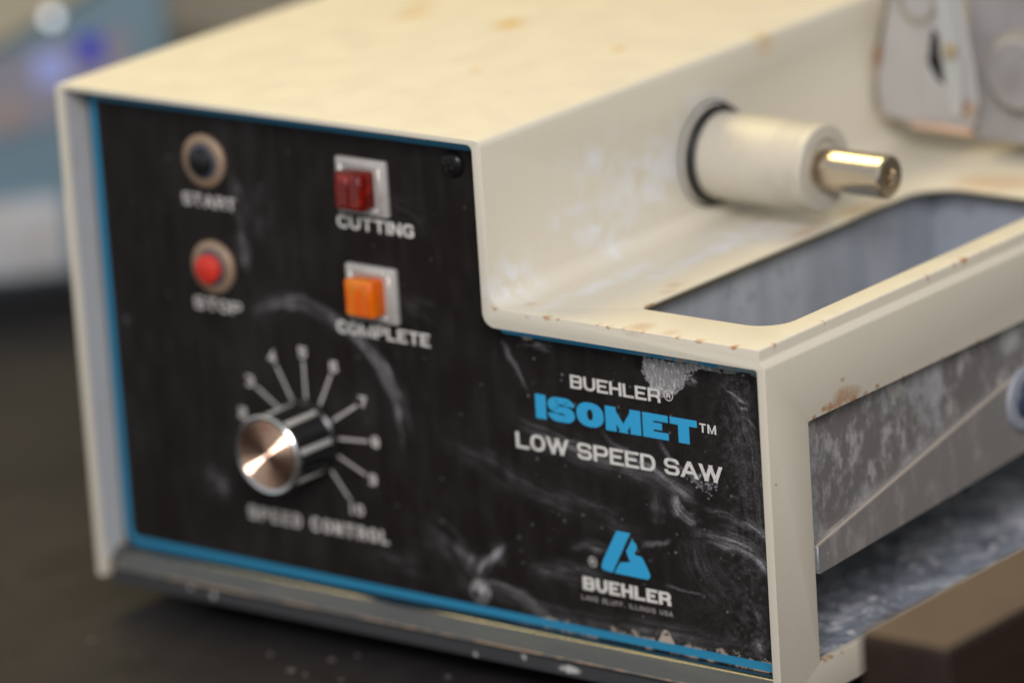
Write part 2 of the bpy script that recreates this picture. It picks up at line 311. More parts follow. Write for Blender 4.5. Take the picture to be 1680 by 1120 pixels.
shaft_m.over(shaft_m.ramp(shaft_m.noise(350, 4, .6, (.2, 1, 1)), .5, .75, 0, .5), (.40, .34, .28))
teal_m = Mat('grey_teal_rim', (.05, .065, .065), .5)
hub_m = Mat('white_hub_coating', (.53, .49, .405), .46)
hub_m.over(hub_m.ramp(hub_m.noise(70, 5, .7), .5, .7, 0, .35), (.36, .32, .26))
hub_m.over(hub_m.ramp(hub_m.noise(160, 3, .6, (4, .2, .2)), .45, .7, 0, .25), (.50, .45, .37))
tank_m = Mat('dusty_stainless', (.21, .198, .19), .5, .25)
tank_m.over(tank_m.ramp(tank_m.noise(48, 7, .68, (1, 1, .75)), .46, .60, 0, .75), (.48, .49, .51))
tank_m.over(tank_m.ramp(tank_m.noise(150, 6, .7, (1, 1, .6)), .50, .66, 0, .7), (.60, .58, .56))
tank_m.over(tank_m.ramp(tank_m.noise(900, 3, .6), .62, .74, 0, .5), (.55, .51, .47))
tank_m.over(tank_m.ramp(tank_m.noise(70, 5), .60, .70, 0, .5), (.11, .10, .092))
fold_m = Mat('painted_fold_light', (.50, .43, .35), .5); zinc_m = Mat('pale_zinc', (.38, .42, .43), .5); zinc_m.over(zinc_m.ramp(zinc_m.noise(500, 4), .45, .65, 0, .7), (.18, .19, .20))  # fold colour is pale to paint the light caught on the tank's crease
strip_m = Mat('dusty_steel_strip', (.27, .255, .24), .5, .25)
strip_m.over(strip_m.ramp(strip_m.noise(140, 6, .7, (1, 1, .4)), .50, .68, 0, .5), (.50, .46, .42))
strip_m.over(strip_m.ramp(strip_m.noise(800, 3, .6), .62, .74, 0, .6), (.55, .50, .45))
pan_in = Mat('tank_inside', (.37, .405, .46), .5, .2)
pan_in.over(pan_in.ramp(pan_in.noise(30, 5, .6, (1, 1, .15)), .40, .66, 0, .6), (.62, .65, .69))
pan_in.over(pan_in.ramp(pan_in.noise(120, 5), .55, .7, 0, .3), (.10, .10, .10))
floor_m = Mat('floor_residue', (.26, .29, .34), .7)
floor_m.over(floor_m.ramp(floor_m.noise(62, 7, .68), .46, .60, 0, .85), (.66, .68, .72))
floor_m.over(floor_m.ramp(floor_m.noise(45, 5), .54, .66, 0, .75), (.06, .07, .085))
floor_m.bump(floor_m.noise(150, 5), .003, .8)
chip_m = Mat('pale_chips', (.42, .41, .41), .7); chip_m.over(chip_m.ramp(chip_m.noise(300, 2), .4, .6), (.30, .32, .36))
guard_m = Mat('grey_plate', (.47, .46, .45), .45, .2); guard_m.over(guard_m.ramp(guard_m.noise(50, 4), .4, .7, 0, .5), (.40, .39, .385))
dull_m = Mat('dull_grey_metal', (.30, .29, .29), .6); dull_m.over(dull_m.ramp(dull_m.noise(60, 4), .4, .7, 0, .6), (.19, .175, .17))
cop_rod = Mat('copper_rod', (.62, .42, .30), .4, .3)
wire_m = Mat('dark_olive_wire', (.15, .125, .08), .5); wire_m.over(wire_m.ramp(wire_m.noise(90, 3), .42, .62), (.34, .26, .20))
rim_m = Mat('olive_rim', (.30, .28, .22), .5); strap_m = Mat('pale_strap', (.42, .43, .42), .5); dim_brass = Mat('dull_brass', (.36, .29, .19), .5)
rust_m = Mat('rusty_edge', (.26, .13, .06), .6); rust_m.over(rust_m.ramp(rust_m.noise(80, 4), .4, .6), (.40, .33, .26))
bench_m = Mat('black_worktop', (.0190, .0176, .0185), .6, Specular_IOR_Level=.14)
bench_m.over(bench_m.ramp(bench_m.noise(12, 6), .4, .7, 0, .7), (.030, .0272, .0270))
bench_m.over(bench_m.ramp(bench_m.noise(26, 6, .7, (1, .5, 1)), .48, .66, 0, .6), (.011, .010, .010))
bench_m.over(bench_m.ramp(bench_m.noise(140, 5, .7), .60, .76, 0, .5), (.085, .07, .058))
crumb_m = Mat('pale_crumbs', (.11, .09, .078), .8)
block_m = Mat('brown_block', (.020, .0105, .008), .42, Specular_IOR_Level=.3)
block_m.over(block_m.ramp(block_m.noise(30, 6, .6, (3, .3, 3)), .4, .7, 0, .6), (.032, .018, .012))
sheen_top = Mat('brown_sheen_top', (.078, .051, .031), .6); sheen_top.over(sheen_top.ramp(sheen_top.noise(45, 5), .4, .7, 0, .6), (.056, .036, .023))  # paler tan: the grazing reflection on the block's top put into colour
inst_m = Mat('blue_grey_case', (.17, .26, .32), .4)
inst_beige = Mat('beige_case', (.42, .38, .27), .5)
inst_white = Mat('pale_grey_case', (.52, .54, .57), .5); inst_white.over(inst_white.ramp(inst_white.noise(30, 2), .4, .6, 0, .5), (.44, .40, .34))
inst_dark = Mat('dark_base', (.01, .014, .018), .5)
lab_m = Mat('grey_violet_label', (.27, .26, .31), .5)
lab_blue = Mat('deep_blue_print', (.03, .045, .55), .5); lab_pale = Mat('pale_blue_print', (.36, .42, .80), .5); lab_peach = Mat('peach_print', (.33, .27, .25), .5)
glint_m = Mat('glowing_glint', (.8, .85, .9), .3); glint_m.b.inputs['Emission Color'].default_value = (.86, .92, 1, 1); glint_m.b.inputs['Emission Strength'].default_value = 1.6  # no lamp: a specular glint on the case, painted as a glow
wall_m = Mat('taupe_wall', (.33, .30, .25), .8)
sticker_w = Mat('grey_cap', (.30, .32, .36), .5); sticker_b = Mat('blue_sticker', (.04, .06, .10), .5)

# ------------------------------------------------------------------ surroundings
def structure(name, bm, mat):
    o = finish(name, bm, mat); o['kind'] = 'structure'; return o
BZ = -.013
bm = bmesh.new(); box(bm, -2.2, 1.6, -.9, .64, BZ - .04, BZ, .003); structure('bench_top', bm, bench_m)
bm = bmesh.new(); box(bm, -4, 3, .66, .71, -1.0, 1.0); structure('back_wall', bm, wall_m)
bm = bmesh.new()
for i in range(8):
    x, y = random.uniform(-.12, .24), random.uniform(-.09, .012)
    s = random.choice((.0005, .0006, .0009, .0012))
    t = bmesh.new(); bmesh.ops.create_icosphere(t, subdivisions=1, radius=s)
    for v in t.verts: v.co *= random.uniform(.6, 1.3)
    merge(bm, t, Matrix.Translation((x, y, BZ + s * .45)) @ Matrix.Diagonal((random.uniform(.8, 2.2), 1, .6, 1)))
for (x, y, s) in CRUMBS:
    t = bmesh.new(); bmesh.ops.create_icosphere(t, subdivisions=1, radius=s * .7)
    for v in t.verts: v.co *= random.uniform(.7, 1.3)
    merge(bm, t, Matrix.Translation((x, y, BZ + s * .45)) @ Matrix.Diagonal((1.5, 1, .6, 1)))
o = finish('worktop_crumbs', bm, crumb_m, smooth=60); o['kind'] = 'stuff'; o['label'] = 'pale crumbs scattered on the dark worktop before the saw'; o['category'] = 'crumbs'

# instrument at back left
inst = empty('laboratory_instrument', 'blue grey laboratory instrument, out of focus, on the worktop behind the saw', 'instrument', (-.27, .28, BZ))
inst.rotation_euler = (0, 0, math.radians(50))
bm = bmesh.new(); box(bm, -.26, .049, 0, .22, .006, .15, .006, 3); finish('case', bm, inst_m, inst, 40)
bm = bmesh.new(); box(bm, -.255, .044, .005, .21, 0, .0065); finish('base', bm, inst_dark, inst)
bm = bmesh.new(); box(bm, -.25, .0, -.006, .004, .012, .043, .002); finish('drawer_front', bm, inst_white, inst, 40)
bm = bmesh.new()
prism(bm, [(-.2, .034), (-.024, .106), (.022, .128), (.022, .15), (-.2, .15)], 'y', -.008, -.0005); finish('sloping_cover', bm, inst_beige, inst)
lb = None
bm = bmesh.new(); prism(bm, [(-.2, .060), (-.0221, .0685), (.002, .0735), (.032, .085), (.032, .108), (-.0, .1035), (-.0205, .1000), (-.2, .06)][:7], 'y', -.0025, -.0005); lb = finish('label_plate', bm, lab_m, inst)
bm = bmesh.new(); box(bm, .011, .021, -.0035, -.0026, .0955, .106); finish('printed_mark', bm, lab_blue, lb)
bm = bmesh.new(); box(bm, -.007, .007, -.0035, -.0026, .088, .101); finish('printed_mark', bm, lab_pale, lb)
bm = bmesh.new(); box(bm, -.026, -.013, -.0035, -.0026, .073, .084); finish('printed_mark', bm, lab_peach, lb)
bm = bmesh.new(); lathe(bm, [(-.0095, .0), (-.0092, .0016), (-.0081, .0024), (-.0078, .0024)], 'y', (.0013, 0, .1160), 24); finish('painted_glint', bm, glint_m, inst, 50)  # small glowing disc added for the highlight on the instrument

# block in the right foreground
blk = empty('brown_block', 'dark brown block with square edges, blurred in the right foreground beside the saw', 'block', (.3873, -.0875, BZ))
bm = bmesh.new(); box(bm, -.0148, .0150, 0, .21, 0, .083, .0018, 3); finish('block_body', bm, block_m, blk, 40)
bm = bmesh.new(); box(bm, -.0141, .0143, .0007, .2093, .0828, .0834, .0003, 1); finish('sheen_top', bm, sheen_top, blk, 40)  # thin paler sheet that paints the sheen of the top face

# ------------------------------------------------------------------ the saw
saw = empty('laboratory_saw', 'cream benchtop saw with black control panel and blue lettering', 'saw')

def boolean(bm, cutters, name, mat, bevel, parent):
    me = bpy.data.meshes.new(name); bmesh.ops.recalc_face_normals(bm, faces=bm.faces); bm.to_mesh(me); bm.free()
    o = bpy.data.objects.new(name, me); COL.objects.link(o); tmp = []
    for c in cutters:
        bmesh.ops.recalc_face_normals(c, faces=c.faces)
        cm = bpy.data.meshes.new('cut'); c.to_mesh(cm); c.free(); co = bpy.data.objects.new('cut', cm); COL.objects.link(co); tmp.append(co)
        md = o.modifiers.new('cut', 'BOOLEAN'); md.object = co; md.operation = 'DIFFERENCE'; md.solver = 'EXACT'
    md = o.modifiers.new('edge', 'BEVEL'); md.width = bevel; md.segments = 3; md.limit_method = 'ANGLE'; md.angle_limit = math.radians(50); md.harden_normals = False
    bpy.context.view_layer.update()
    ev = o.evaluated_get(bpy.context.evaluated_depsgraph_get()); nm = bpy.data.meshes.new_from_object(ev)
    o.modifiers.clear(); o.data = nm; nm.name = name
    for co in tmp: bpy.data.objects.remove(co)
    nm.materials.clear(); nm.materials.append(mat)
    nm.polygons.foreach_set('use_smooth', [True] * len(nm.polygons)); nm.set_sharp_from_angle(angle=math.radians(35))
    o.parent = parent; return o

sec = round_poly([(0, 0), (0, H, .0022), (X1, H, .0024), (X1, Z1, .0055), (W - .0018, Z1, .0007), (W - .0018, .1118, .0012), (W, .1098, .0016), (W, 0),
                  (W - .0030, 0), (W - .0030, .1090, .001), (X1 - .0036, .1090, .0045), (X1 - .0036, H - .0017, .002), (.0028, H - .0017, .002), (.0028, 0)], 6)
bm = bmesh.new(); prism(bm, sec, 'y', 0, D)
c1 = bmesh.new(); prism(c1, round_poly([(.2190, .0200, .0025), (.2695, .0200, .011), (.2695, .178, .012), (.2190, .178, .014)], 8), 'z', .10, .13)
c2 = bmesh.new(); prism(c2, round_poly([(.0205, .0108, .0008), (.0205, .0877, .0008), (.262, .0877, .003), (.262, .0108, .003)], 4), 'x', W - .01, W + .01)
c3 = bmesh.new(); lathe(c3, [(X1 - .01, .0170), (X1 + .01, .0170)], 'x', (0, .1165, .1362), 48)
c4 = bmesh.new(); box(c4, X1 + .0002, W - .0036, .0034, D - .02, .102, Z1 - .0019)
boolean(bm, [c1, c2, c3, c4], 'housing', cream.m, .0007, saw)
bm = bmesh.new(); prism(bm, [(.003, 0), (.003, H - .002), (X1 - .004, H - .002), (X1 - .004, .1085), (W - .0038, .1085), (W - .0038, 0)], 'y', D - .004, D - .002); finish('back_plate', bm, plate.m, saw)

lining = Mat('grey_lining', (.47, .48, .485), .5); lining.over(lining.ramp(lining.noise(60, 4), .45, .7, 0, .4), (.42, .40, .36))
bm = bmesh.new(); box(bm, .0024, .0032, .0011, PY + .001, .0062, H - .0025); finish('grey_lining', bm, lining.m, saw)

edge_shade_m = Mat('olive_edge_shade', (.075, .062, .035), .6)  # dark olive: shade on the cut sheet edge put into the colour
op = round_poly([(.2190, .0200, .0025), (.2695, .0200, .011), (.2695, .178, .012), (.2190, .178, .014)], 8)
bm = bmesh.new(); lo = [(u * 1 + (.00025 if u < .23 else 0), v - (.00025 if v > .17 else 0)) for u, v in op]
run = [p for p in lo if p[0] < .2215 or p[1] > .150]; run = run[-1:] + run[:-1] if False else run
run = sorted([p for p in run if p[1] <= .155 and p[0] < .2215], key=lambda p: p[1]) + sorted([p for p in run if p[1] > .155], key=lambda p: p[0])
tube(bm, [(u, v, Z1 - .0012) for u, v in run], .0006, 8); finish('opening_edge_shade', bm, edge_shade_m.m, saw, 60)  # dark tube added along the opening as the shade of its edge

# base plate with its rolled stainless front edge
bm = bmesh.new(); box(bm, .0032, W - .0038, .018, D - .006, -.003, .0085); bp = finish('base_plate', bm, floor_m.m, saw)
bm = bmesh.new()
prof = round_poly([(.0098, .0040), (.0098, .0087, .0006), (.0068, .0086, .0022), (.0019, .0032, .0004), (.0022, .0027)], 8)
prism(bm, prof, 'x', .0031, W - .0037); ts = finish('trim_strip', bm, steel_trim.m, saw, 40)
bm = bmesh.new(); tube(bm, [(.0034, .00195, .0033), (.14, .00195, .0033), (W - .004, .00195, .0033)], .00028, 6); finish('lit_worn_edge', bm, lit_worn_edge.m, ts, 60)  # thin brown line drawn as the lit lower edge of the trim
bm = bmesh.new(); prism(bm, round_poly([(.0034, .0026), (.0034, -.0032, .0006), (.018, -.0032), (.018, .0026)], 3), 'x', .0033, W - .0039); finish('base_rail', bm, grey_trim.m, saw, 40)
for x, y in ((.03, .035), (.25, .035), (.03, .31), (.25, .31)):
    bm = bmesh.new(); lathe(bm, [(BZ, .0075), (BZ + .001, .009), (-.0032, .010)], 'z', (x, y, 0), 24); finish('rubber_foot', bm, black_matte.m, saw, 40)

# front panel: a fine grid that carries its wear as an attribute
def vnoise(x, y, f, seed):
    r = np.random.RandomState(seed); g = r.rand(256, 256)
    u, v = x * f, y * f; i, j = np.floor(u).astype(int), np.floor(v).astype(int); a, b = u - i, v - j
    a = a * a * (3 - 2 * a); b = b * b * (3 - 2 * b)
    G = lambda p, q: g[p % 256, q % 256]
    return (G(i, j) * (1 - a) + G(i + 1, j) * a) * (1 - b) + (G(i, j + 1) * (1 - a) + G(i + 1, j + 1) * a) * b
def inside(px, pz, poly):
    r = np.zeros(px.shape, bool); n = len(poly)
    for k in range(n):
        (x0, y0), (x1, y1) = poly[k], poly[(k + 1) % n]
        if y0 == y1: continue
        c = ((y0 > pz) != (y1 > pz)) & (px < (x1 - x0) * (pz - y0) / (y1 - y0) + x0); r ^= c
    return r
def seg_dist(px, pz, pts):
    best = np.full(px.shape, 1e9); along = np.zeros(px.shape); sign = np.ones(px.shape)
    L = [0]
    for k in range(len(pts) - 1): L.append(L[-1] + math.dist(pts[k], pts[k + 1]))
    for k in range(len(pts) - 1):
        (x0, y0), (x1, y1) = pts[k], pts[k + 1]; dx, dy = x1 - x0, y1 - y0
        t = np.clip(((px - x0) * dx + (pz - y0) * dy) / (dx * dx + dy * dy), 0, 1)
        d = np.hypot(px - x0 - t * dx, pz - y0 - t * dy); m = d < best
        best[m] = d[m]; along[m] = ((L[k] + t * (L[k + 1] - L[k])) / L[-1])[m]; sign[m] = np.sign(dx * (pz - y0) - dy * (px - x0))[m]
    return best, along, sign
def smooth_path(pts, n=8):
    if len(pts) < 3: return pts
    P = [np.array(p) for p in pts]; P = [2 * P[0] - P[1]] + P + [2 * P[-1] - P[-2]]; out = []
    for i in range(1, len(P) - 2):
        for k in range(n):
            t = k / n
            out.append(tuple(.5 * (2 * P[i] + (P[i + 1] - P[i - 1]) * t + (2 * P[i - 1] - 5 * P[i] + 4 * P[i + 1] - P[i + 2]) * t ** 2 + (3 * P[i] - P[i - 1] - 3 * P[i + 1] + P[i + 2]) * t ** 3)))
    return out + [tuple(P[-2])]
def make_panel():
    st = .30; x0, x1, z0, z1 = 4.6, 276.4, 8.7, 166.2
    nx, nz = int((x1 - x0) / st), int((z1 - z0) / st)
    gx, gz = np.meshgrid(np.linspace(x0, x1, nx + 1), np.linspace(z0, z1, nz + 1))
    X, Z = gx.ravel(), gz.ravel()
    cx, cz = (gx[:-1, :-1] + gx[1:, 1:]) / 2, (gz[:-1, :-1] + gz[1:, 1:]) / 2
    keep = ~((cx > 172.5) & (cz > 108.8)) & ~((cx < x0 + 2.6) & (cz < z0 + 2.6) & (np.hypot(cx - x0 - 2.6, cz - z0 - 2.6) > 2.6))
    idx = np.arange((nx + 1) * (nz + 1)).reshape(nz + 1, nx + 1)
    q = np.stack([idx[:-1, :-1], idx[:-1, 1:], idx[1:, 1:], idx[1:, :-1]], -1)[keep]
    used = np.unique(q); re = np.full(X.size, -1); re[used] = np.arange(used.size)
    q = re[q]; X, Z = X[used], Z[used]
    dust = np.zeros(X.size)
    wx = X + 1.2 * (vnoise(X, Z, .22, 3) - .5) + .3 * (vnoise(X, Z, .9, 4) - .5); wz = Z + 1.2 * (vnoise(X, Z, .22, 5) - .5) + .3 * (vnoise(X, Z, .9, 6) - .5)
    for pts, hw, s in SMEARS:
        P = smooth_path(pts)
        xs = [p[0] for p in P]; zs = [p[1] for p in P]; m = (X > min(xs) - 3 * hw - 2) & (X < max(xs) + 3 * hw + 2) & (Z > min(zs) - 3 * hw - 2) & (Z < max(zs) + 3 * hw + 2)
        d, al, sg = seg_dist(wx[m], wz[m], P); sd = d * sg; sdd = int(s * 900 + hw * 77)
        fine = vnoise(sd * 2.8 + 90, al * 3.0 + 9 * s, 1.0, sdd); coarse = vnoise(sd * .9 + 60, al * 5 + 3, .9, sdd + 1); patch = vnoise(X[m], Z[m], .28, sdd + 2)
        streak = np.clip(2.6 * fine ** 1.6 * coarse + .30 * coarse, 0, 1.6) * np.clip(.25 + 1.3 * patch, 0, 1.4)
        wid = hw * (.75 + .6 * vnoise(al * 7, al * 0 + 3, 1.0, sdd + 3))
        prof = np.exp(-np.abs((sd + .25 * hw) / wid) ** 2.2) * np.clip(np.minimum(al, 1 - al) * 4 + .05, 0, 1)
        streak = streak * 1.25 if hw > .8 else .9
        dust[m] = 1 - (1 - dust[m]) * (1 - np.clip(prof * s * streak, 0, 1) * .60)
    # vertical run marks and a general film that thickens to the right
    film = .008 + .016 * vnoise(X, Z * .25, .35, 11) ** 2 + .05 * np.clip((X - 190) / 80, 0, 1) * vnoise(X, Z, .12, 12) * vnoise(X, Z, 1.1, 13)
    film += .018 * np.exp(-((X - 68) / 26) ** 2) * vnoise(X, Z * .2, .25, 14)
    film += .13 * np.exp(-((X - 262) / 9) ** 2) * np.clip(vnoise(X, Z, .8, 15) - .4, 0, 1)
    dust = np.clip(dust + film, 0, .9)
    sp = np.random.RandomState(5)
    for k in range(150):
        x, z = (sp.uniform(172, 273), sp.uniform(10, 104)) if k < 110 else (sp.uniform(6, 172), sp.uniform(10, 164))
        r = sp.choice([.28, .4, .55]); d = np.hypot(X - x, Z - z); dust = np.maximum(dust, np.clip(1.2 - d / r, 0, 1) * sp.uniform(.12, .45))
    for k in range(60):   # scuffed grit below the word SAW
        x, z = sp.normal(247, 3.2), sp.normal(66.5, 1.6); r = .4; d = np.hypot(X - x, Z - z); dust = np.maximum(dust, np.clip(1.2 - d / r, 0, 1) * sp.uniform(.3, .8))
    bare = inside(X + .9 * (vnoise(X, Z, 1.3, 8) - .5), Z + .9 * (vnoise(X, Z, 1.3, 9) - .5), PATCH).astype(float)
    # ridges round the bare patch
    d, _, _ = seg_dist(wx, wz, PATCH[4:] + PATCH[:1]); dust = np.maximum(dust, np.exp(-((d - .5) / .35) ** 2) * .7 * (vnoise(X, Z, 1.2, 31) > .35))
    d2 = np.abs(d - 1.5); dust = np.maximum(dust, np.exp(-(d2 / .28) ** 2) * .6 * bare)
    bare = np.maximum(bare, ((Z > 103.4 - 1.0 * vnoise(X, Z, .5, 22)) & (X > 240) & (vnoise(X, Z, .9, 21) > .35)).astype(float) * .8)
    hole = inside(X, Z, HOLE); dust[hole] = 0; bare[hole] = 0
    grit = np.zeros(X.size)
    edge = 12.3 + 1.7 * np.clip(vnoise(X, Z * 0, .55, 17) - .45, 0, 1) * 2.2
    mm = (X > 180) & (Z < edge) & (vnoise(X, Z, .35, 18) * .6 + vnoise(X, Z, 1.7, 19) * .5 > .66 - .14 * np.clip((X - 215) / 50, 0, 1)); grit[mm] = .6
    bx, bz = X - 229.5, Z - 12; grit[(np.abs(bx) < 3.2 - .6 * bz) & (bz < 4) & (bz > -1) & (vnoise(X, Z, 1.1, 20) > .25)] = .85
    grit[(np.hypot((X - 182) / 2.2, (Z - 104) / 1.1) < 1) & (vnoise(X, Z, 1.0, 28) > .3)] = .75
    me = bpy.data.meshes.new('front_panel'); n = X.size
    me.vertices.add(n); co = np.stack([X / 1000, np.full(n, PY), Z / 1000], 1).astype(np.float32); me.vertices.foreach_set('co', co.ravel())
    me.loops.add(q.size); me.loops.foreach_set('vertex_index', q.ravel().astype(np.int32))
    me.polygons.add(len(q)); me.polygons.foreach_set('loop_start', (np.arange(len(q)) * 4).astype(np.int32))
    me.update(calc_edges=True)
    at = me.attributes.new('wear', 'FLOAT_COLOR', 'POINT'); at.data.foreach_set('color', np.stack([dust, bare, grit, np.ones(n)], 1).astype(np.float32).ravel())
    me.materials.append(black_panel.m)
    return link(bpy.data.objects.new('front_panel', me), saw)
panel = make_panel()
bm = bmesh.new(); prism(bm, [(.0048, .0090), (.0048, .166), (.1722, .166), (.1722, .1084), (.2758, .1084), (.2758, .0090)], 'y', PY + .0001, PY + .0015); finish('panel_backing', bm, black_matte.m, saw)

# printed lettering: strokes of an extended squarish face, laid as thin film on the panel
def arc_path(pts, closed):
    """pts: (u, v, r); rounds the corners of an open or closed centre line."""
    out = []; n = len(pts)
    for i in range(n):
        r = pts[i][2] if len(pts[i]) > 2 else 0
        if r <= 0 or (not closed and i in (0, n - 1)): out.append(pts[i][:2]); continue
        tri = [(*pts[i - 1][:2], 0), pts[i], (*pts[(i + 1) % n][:2], 0)]
        a, p, b = (np.array(q[:2], float) for q in tri)
        da, db = np.hypot(*(a - p)), np.hypot(*(b - p)); ca = (a - p) @ (b - p) / (da * db); half = math.acos(max(-1, min(1, ca))) / 2
        la = da if (not closed and i - 1 == 0) else da * .49; lb = db if (not closed and i + 1 == n - 1) else db * .49
        r = min(r, .98 * min(la, lb) * math.tan(half)); tri[1] = (*pts[i][:2], r)
        out += round_poly(tri, 6)[1:-1]
    return out
R = .42
GL = {
 'A': [[(0, 0), (.46, 1)], [(1, 0), (.54, 1)], [(.2, .3), (.8, .3)]],
 'B': [[(0, 0), (0, 1), (1, 1, .2), (1, .52, .15), (0, .52)], [(0, .52), (1, .52, .15), (1, 0, .2), (0, 0)]],
 'C': [[(1, .72), (1, 1, R), (0, 1, R), (0, 0, R), (1, 0, R), (1, .28)]],
 'D': [[(0, 0), (0, 1), (1, 1, R), (1, 0, R), (0, 0), (0, .5)]],
 'E': [[(1, 1), (0, 1), (0, 0), (1, 0)], [(0, .51), (.95, .51)]],
 'F': [[(1, 1), (0, 1), (0, 0)], [(0, .5), (.9, .5)]],
 'G': [[(1, .76), (1, 1, R), (0, 1, R), (0, 0, R), (1, 0, R), (1, .46), (.55, .46)]],
 'H': [[(0, 0), (0, 1)], [(1, 0), (1, 1)], [(0, .51), (1, .51)]],
 'I': [[(0, 0), (0, 1)]],
 'K': [[(0, 0), (0, 1)], [(1, 1), (.12, .5)], [(.25, .6), (1, 0)]],
 'L': [[(0, 1), (0, 0), (1, 0)]],
 'M': [[(0, 0), (0, 1)], [(1, 0), (1, 1)], [.66, (.1, 1), (.5, 0)], [.66, (.9, 1), (.5, 0)]],
 'N': [[(0, 0), (0, 1)], [(1, 0), (1, 1)], [(.05, 1), (.95, 0)]],
 'O': [[(0, 0, R), (1, 0, R), (1, 1, R), (0, 1, R), 'c']],
 'P': [[(0, 0), (0, 1), (1, 1, .25), (1, .44, .25), (0, .44)]],
 'R': [[(0, 0), (0, 1), (1, 1, .25), (1, .45, .2), (0, .45)], [(.66, .45), (1, .28, .1), (1, 0)]],
 'S': [[(1, .74), (1, 1, R), (0, 1, R), (0, .5, .24), (1, .5, .24), (1, 0, R), (0, 0, R), (0, .26)]],
 'T': [[(0, 1), (1, 1)], [(.5, 1), (.5, 0)]],
 'U': [[(0, 1), (0, 0, R), (1, 0, R), (1, 1)]],
 'W': [[(0, 1), (.26, 0)], [(.26, 0), (.5, 1)], [(.5, 1), (.74, 0)], [(.74, 0), (1, 1)]],
 '1': [[(.5, 0), (.5, 1), (.15, .75)]], '2': [[(0, .75), (0, 1, .3), (1, 1, .3), (1, .5, .2), (0, .45, .2), (0, 0), (1, 0)]],
 '3': [[(0, 1), (1, 1, .25), (1, .5, .15), (.3, .5)], [(.3, .5), (1, .5, .15), (1, 0, .25), (0, 0)]],
 '4': [[(1, .3), (0, .3), (.7, 1), (.7, 0)]], '5': [[(1, 1), (0, 1), (0, .55), (1, .58, .25), (1, 0, .3), (0, 0)]],
 '6': [[(1, 1), (0, 1, .3), (0, 0, .3), (1, 0, .3), (1, .55, .25), (0, .55)]], '7': [[(0, 1), (1, 1), (.45, 0)]],
 '8': [[(0, 0, .3), (1, 0, .3), (1, 1, .3), (0, 1, .3), 'c'], [(0, .5), (1, .5)]],
 '9': [[(0, 0), (1, 0, .3), (1, 1, .3), (0, 1, .3), (0, .45, .25), (1, .45)]], '0': [[(0, 0, .4), (1, 0, .4), (1, 1, .4), (0, 1, .4), 'c']],
 ',': [[(.5, .12), (.3, -.12)]],
}
WID = {'I': 0, 'M': 1.3, 'W': 1.5, 'A': 1.12, 'T': .98, ',': .3, '1': .6, 'L': .9, 'E': .93, 'R': 1.02, 'F': .9}
def stroke(bm, P, closed, t, x0, z0, cw, h, y, wide):
    """P in centre-line cell units; t half weight (fraction of height). Thickens with mitres."""
    hw = t * wide                                # upright strokes are heavier than level ones
    Q = [np.array((hw * h + u * (cw - 2 * hw * h), t * h + v * (h - 2 * t * h))) for u, v in P]; n = len(Q)
    A, B = [], []
    for i in range(n):
        d1 = Q[i] - Q[i - 1] if (closed or i > 0) else Q[1] - Q[0]
        d2 = Q[(i + 1) % n] - Q[i] if (closed or i < n - 1) else d1
        d1 = d1 / max(np.hypot(*d1), 1e-9); d2 = d2 / max(np.hypot(*d2), 1e-9)
        def off(d):
            nn = np.array((-d[1], d[0])); return nn * h * math.hypot(t * wide * nn[0], t * nn[1])
        n1, n2 = off(d1), off(d2); den = d1[0] * d2[1] - d1[1] * d2[0]
        if abs(den) < 1e-4: a, b = Q[i] + (n1 + n2) / 2, Q[i] - (n1 + n2) / 2
        else:
            k = ((n2 - n1)[0] * d2[1] - (n2 - n1)[1] * d2[0]) / den; m = n1 + d1 * k
            a, b = Q[i] + m, Q[i] - m
        if not closed and i in (0, n - 1):        # square the open ends off on the cell's edge
            u, v = P[i]
            for nm in (0, 1):
                p = (a, b)[nm]
                if abs(d1[1]) > .3 and v in (0, 1): p = p + d1 * (((0 if v == 0 else h) - p[1]) / d1[1])
                elif abs(d1[0]) > .5 and u in (0, 1) and abs(d1[1]) < .3: p = p + d1 * (((0 if u == 0 else cw) - p[0]) / d1[0])
                if nm == 0: a = p
                else: b = p
        A.append(a); B.append(b)
    for i in range(n if closed else n - 1):
        j = (i + 1) % n; LAY[0] += 1; yy = y - (LAY[0] % 60) * 1.2e-6
        bm.faces.new([bm.verts.new(((x0 + p[0]) / 1000, yy, (z0 + p[1]) / 1000)) for p in (A[i], A[j], B[j], B[i])])
LAY = [0]
def text(bm, s, xl, xr, z, h, wt=.1, wide=1.35, gap=.22, y=PY - .00006, space=.6):
    """word set between xl and xr (mm), baseline z, cap height h, half weight wt."""
    adv = [(space if c == ' ' else (2 * wt * wide / 1.0 if c == 'I' else WID.get(c, 1.0))) for c in s]
    # widths scale, the gap and the I keep their weight
    fixed = sum(gap for _ in s[:-1]) + sum(a for a, c in zip(adv, s) if c == 'I'); flex = sum(a for a, c in zip(adv, s) if c != 'I')
    k = ((xr - xl) / h - fixed) / flex; x = xl
    for c, a in zip(s, adv):
        w = a * h * (1 if c == 'I' else k)
        if c != ' ':
            for P in GL[c]:
                closed = P[-1] == 'c'; P = P[:-1] if closed else P
                wf = 1
                if not isinstance(P[0], tuple): wf, P = P[0], P[1:]
                path = arc_path(P, closed)
                if c == 'I': path = [(.5, 0), (.5, 1)]
                stroke(bm, path, closed, wt * wf, x, z, w, h, y, wide)
        x += w + gap * h
def lettering(s, xl, xr, z, h, mat, **kw):
    bm = bmesh.new(); text(bm, s, xl, xr, z, h, **kw)
    me = bpy.data.meshes.new('lettering')
    bmesh.ops.recalc_face_normals(bm, faces=bm.faces); bm.to_mesh(me); bm.free(); me.materials.append(mat.m)
    return link(bpy.data.objects.new('lettering', me), panel)
lettering('BUEHLER', 197.9, 232.6, 89.9, 4.3, white, wt=.088, wide=1.4, gap=.12)
